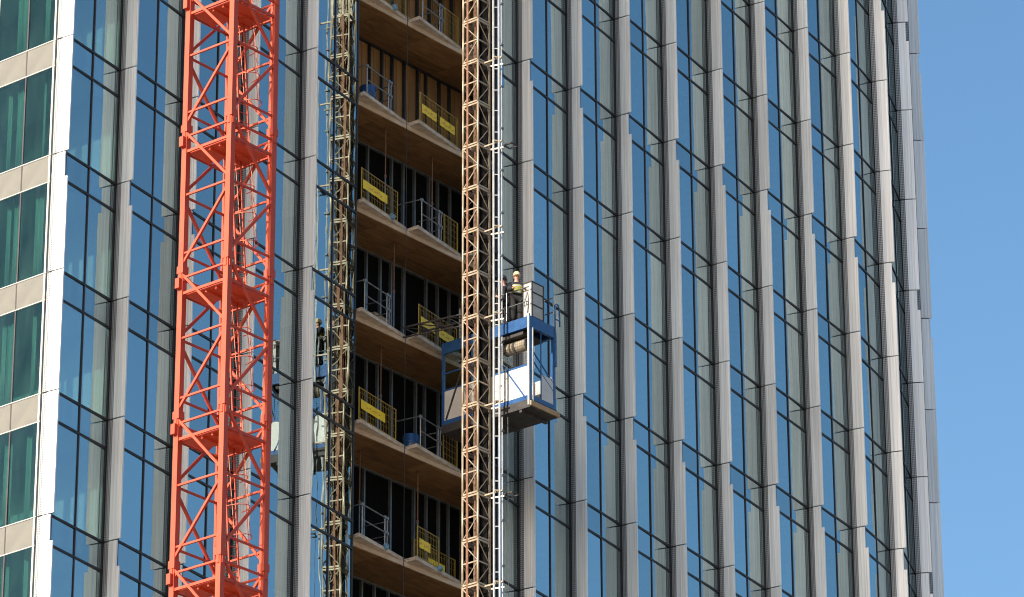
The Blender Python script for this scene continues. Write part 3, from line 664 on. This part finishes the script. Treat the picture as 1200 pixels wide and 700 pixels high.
# ------------------------------------------------------------------ workers
def skin_mesh(name, chain, mat, parent, root=0, sub=2, fat=1.0):
    """chain: list of (point, radius, parent index)"""
    me = bpy.data.meshes.new(name); me.from_pydata([c[0] for c in chain], [(c[2], i) for i, c in enumerate(chain) if c[2] is not None], []); me.update()
    o = put(name, me, parent)
    md = o.modifiers.new('Skin', 'SKIN'); md.use_smooth_shade = True
    sv = me.skin_vertices[0].data
    for i, c in enumerate(chain): r_ = c[1] if isinstance(c[1], tuple) else (c[1], c[1]); r_ = (r_[0] * fat, r_[1] * fat); sv[i].radius = r_; sv[i].use_root = i == root
    ss = o.modifiers.new('Subdivision', 'SUBSURF'); ss.levels = sub; ss.render_levels = sub
    me.materials.append(MAT[mat]); return o
def person(label, loc, rz, elbow, hand, helmet, jacket, vest, trousers, head_turn=0.0):
    """faces local -y; elbow / hand: right side offsets mirrored for the left"""
    t = thing('person', label, 'person', loc, (0, 0, rz), 'workers on the roof of the hoist cage'); t.scale = (1.12, 1.12, 1.04)
    hip, kn, an = (.10, 0, .92), (.11, -.02, .50), (.12, .02, .09)
    S = lambda p_, s: (p_[0] * s, p_[1], p_[2])
    ch = [((0, 0, .96), (.145, .11), None), ((0, .0, 1.14), (.13, .10), 0), ((0, .01, 1.34), (.16, .11), 1), ((0, .0, 1.47), (.075, .07), 2), ((0, -.015, 1.56), (.06, .06), 3), ((0, -.03, 1.64), (.078, .092), 4), ((0, -.025, 1.73), (.074, .088), 5)]
    legs = {}
    for s in (1, -1):
        i = len(ch); ch += [(S(hip, s), .095, 0), (S(kn, s), .065, i), (S(an, s), .045, i + 1), ((.12 * s, -.12, .04), (.045, .035), i + 2)]
        j = len(ch); ch += [((.19 * s, .01, 1.40), .06, 2), (S(elbow, s), .045, j), (S(hand, s), .032, j + 1)]
        h = Vector(S(hand, s)); d = (h - Vector(S(elbow, s))).normalized()
        p1 = h + d * .06; ch.append((tuple(p1), (.042, .022), j + 2)); pi = len(ch) - 1
        sidev = d.cross(Vector((0, 0, 1))).normalized(); dn = Vector((0, 0, -1))
        for q, (off, ln) in enumerate(((-.03, .06), (-.01, .075), (.012, .07), (.032, .055))):
            a = p1 + sidev * off + d * .03; b_ = a + d * ln * .6 + dn * .012; c_ = b_ + (d * .4 + dn).normalized() * ln * .5
            i2 = len(ch); ch += [(tuple(a), .0095, pi), (tuple(b_), .009, i2), (tuple(c_), .008, i2 + 1)]
        a = h + d * .025 - sidev * .035 * s; i2 = len(ch); ch += [(tuple(a), .011, j + 2), (tuple(a + d * .04 - sidev * .025 * s + dn * .02), .009, i2)]
    body = skin_mesh('body', ch, 'skin', t)
    # jacket and trousers follow the body
    jk = [((0, .0, .93), (.165, .13), None), ((0, 0, 1.14), (.155, .125), 0), ((0, .01, 1.33), (.185, .135), 1), ((0, .005, 1.45), (.10, .09), 2)]
    for s in (1, -1):
        j = len(jk); hx = Vector(S(elbow, s)).lerp(Vector(S(hand, s)), .85); jk += [((.20 * s, .01, 1.395), .082, 2), (S(elbow, s), .066, j), (tuple(hx), .052, j + 1)]
    skin_mesh('jacket', jk, jacket, t, fat=1.38)
    tr_ = [((0, 0, .98), (.158, .122), None)]
    for s in (1, -1):
        i = len(tr_); tr_ += [(S(hip, s), .112, 0), (S(kn, s), .088, i), (S((an[0], an[1], .13), s), .075, i + 1)]
    skin_mesh('trousers', tr_, trousers, t, fat=1.4)
    for s in (1, -1):
        skin_mesh('boot', [((.12 * s, .04, .055), .055, None), ((.12 * s, -.06, .05), (.052, .045), 0), ((.125 * s, -.17, .038), (.048, .034), 1)], 'boot', t)
    if vest:
        skin_mesh('vest', [((0, .0, .99), (.178, .142), None), ((0, 0, 1.14), (.168, .137), 0), ((0, .01, 1.33), (.192, .148), 1), ((0, .008, 1.41), (.15, .11), 2)], 'hi_vis', t, fat=1.34)
    # helmet and face
    hd = put('head_pivot', None, t)
    bpy.data.objects.remove(hd)
    hm = MB(); n = 20; rings = [(.128, 1.685), (.130, 1.70), (.112, 1.705), (.112, 1.74), (.104, 1.785), (.082, 1.825), (.048, 1.848), (.004, 1.856)]
    P = []
    for rr, zz_ in rings:
        for i in range(n):
            a = 2 * math.pi * i / n; brim = .045 if (rr > .125 and math.sin(a) < -.5) else 0
            P.append((math.cos(a) * rr * .92, math.sin(a) * (rr * 1.12 + brim) - .03, zz_))
    F = [(i + n * k_, (i + 1) % n + n * k_, (i + 1) % n + n * (k_ + 1), i + n * (k_ + 1)) for k_ in range(len(rings) - 1) for i in range(n)]; F.append(tuple(range(n))[::-1])
    hm.pts(P, F).build('helmet', helmet, t, smooth=True)
    fc = MB(); fc.pts([(-.016, -.115, 1.60), (.016, -.115, 1.60), (0, -.148, 1.603), (0, -.118, 1.65)], [(0, 1, 2), (0, 2, 3), (2, 1, 3), (0, 3, 1)]); fc.build('nose', 'skin', t)
    for s in (1, -1):
        MB().tube((.033 * s, -.112, 1.648), (.033 * s, -.120, 1.648), .010, 8).build('eye', 'rubber', t)
        MB().box(.080 * s - .01, .080 * s + .01, -.045, -.01, 1.60, 1.665).build('ear', 'skin', t)
    MB().box(-.024, .024, -.119, -.108, 1.565, 1.573).build('mouth', 'rust', t)
    return t
RZ = GZ - 15.45 + zr1 - .02
person('worker in yellow hard hat and hi-vis vest leaning on the cage roof railing', (18.34, -2.56, RZ), R(-40), (.26, -.16, 1.16), (.16, -.42, 1.10), 'helmet_white', 'navy_cloth', True, 'black_cloth')
person('worker in black clothes and dark hard hat behind the mast tubes', (18.32, -2.02, RZ), R(-50), (.25, -.05, 1.14), (.20, -.28, 1.02), 'helmet_dark', 'black_cloth', False, 'black_cloth')

# ------------------------------------------------------------------ tower crane
KX, KY, KW, KL = .257, -6.5, 1.80, .185
KS = 4.59; KJ = GZ - 12.39
crane = thing('tower_crane', 'red lattice tower crane mast with ladders and platforms beside the glass facade', 'tower crane', (KX, KY, 0))
def crane_legs():
    f = MB()
    for x in (0, KW):
        for y in (0, KW): f.box(x, x + KL, y, y + KL, -KS + .004, -.004)
    return f
c_ = KL / 2
faces = (((c_ - .03, KW + c_), (c_ - .03, c_), 'L'), ((c_, c_ - .03), (KW + c_, c_ - .03), 'L'), ((KW + c_, KW + c_ + .03), (c_, KW + c_ + .03), 'L'), ((KW + c_ + .03, c_), (KW + c_ + .03, KW + c_), 'L'))
def crane_parts():
    L = []
    for a, b, _ in faces:
        A = Vector((*a, 0)); B = Vector((*b, 0)); zt = lambda t: Vector((0, 0, -KS * t))
        L.append(('diagonal_brace', MB().bar(A + zt(.02), B + zt(.45), .078, .078)))
        L.append(('diagonal_brace', MB().bar(B + zt(.50), A + zt(.965), .078, .078)))
        for t_, w_ in ((.055, .06), (.165, .085), (.475, .06), (.885, .06)):
            L.append(('cross_bar', MB().bar(A + zt(t_), B + zt(t_), .055, w_)))
    return L
def crane_flange():
    f = MB()
    x = y = 0
    f.box(x - .03, x + KL + .03, y - .03, y + KL + .03, -.12, .12)
    f.box(x - .025, x + .01, y + .05, y + .15, -.36, -.11); f.box(x + .05, x + .15, y - .025, y + .01, -.36, -.11)
    return f
def crane_ear():
    f = MB(); f.box(-.13, -.002, KW + .02, KW + .18, -.62, -.30); return f
zp_ = -KS * .165
def crane_platform():
    f = MB(); t0, t1 = zp_ - .04, zp_ + .02
    f.box(KL, KW, KL, 1.05, t0, t1); f.box(KL, 1.05, 1.052, KW + .05, t0, t1); f.box(1.58, KW, 1.052, KW + .05, t0, t1)
    for y in (.6, 1.0): f.box(KL, KW, y, y + .06, t0 - .09, t0 - .001)
    return f
def crane_ladder():
    f = MB(); a0, a1 = Vector((1.28, .62, zp_ - KS + .03)), Vector((1.36, 1.12, zp_ + .9)); dx = Vector((.17, -.02, 0))
    for s in (-1, 1): f.bar(a0 + dx * s, a1 + dx * s, .04, .05)
    n = 18
    for i in range(n):
        q = a0.lerp(a1, (i + .5) / n); f.tube(q - dx, q + dx, .014, 6)
    return f
def crane_hoops():
    f = MB(); a0, a1 = Vector((1.28, .62, zp_ - KS + 1.6)), Vector((1.36, 1.12, zp_ + .8)); N_ = 8
    H = []
    for i in range(5):
        q = a0.lerp(a1, i / 4); ring = [q + Vector((.33 * math.cos(math.pi * j / N_), -.55 * math.sin(math.pi * j / N_), 0)) for j in range(N_ + 1)]
        f.path(ring, .014, 5); H.append(ring)
    for j in (1, 4, 7):
        for r1, r2 in zip(H, H[1:]): f.tube(r1[j], r2[j], .012, 5)
    return f
kl = crane_legs().mesh('tower_section', 'crane_red'); kp = [(nm, mb, mb.mesh(nm, 'crane_red')) for nm, mb in crane_parts()]
kf = crane_flange().mesh('leg_joint', 'crane_red'); ke = crane_ear().mesh('lug', 'crane_red'); kpl = crane_platform().mesh('platform', 'crane_bright'); kla = crane_ladder().mesh('ladder', 'crane_red'); kh = crane_hoops().mesh('ladder_cage', 'crane_red')
restk = MB(); z = KJ + KS * 5
while z - KS > .6:
    if in_view(Matrix.Identity(4), [(KX, KY, z), (KX, KY, z - KS)], 40, 20):
        u = put('tower_section', kl, crane, (0, 0, z))
        for nm, mb, me in kp: put(nm, me, u)
        put('lug', ke, u);
        for x in (0, KW):
            for y in (0, KW): put('leg_joint', kf, u, (x, y, 0))
        put('platform', kpl, u); put('ladder', kla, u); put('ladder_cage', kh, u)
    else:
        for mb in [crane_legs(), crane_flange(), crane_platform(), crane_ladder()] + [q[1] for q in kp]: add_tf(restk, mb, Matrix.Translation((0, 0, z)))
    z -= KS
tag(restk.build('remaining_crane_mast', 'crane_red', crane), kind='stuff')
MB().box(-1.2, 3.2, -1.2, 3.2, 0, .6).build('foundation', 'concrete', crane)
ft = MB()
for x in (0, KW):
    for y in (0, KW): ft.box(x, x + KL, y, y + KL, .602, z - .004)
ft.build('anchor_leg', 'crane_red', crane)
cbm = MB(); cbm.path([(1.0, .95, 20), (1.02, .97, KJ - 9), (1.1, 1.02, KJ - 4.2), (1.0, .95, KJ - 1), (1.0, .92, KJ + 6)], .022); cbm.build('electric_cable', 'rubber', crane)
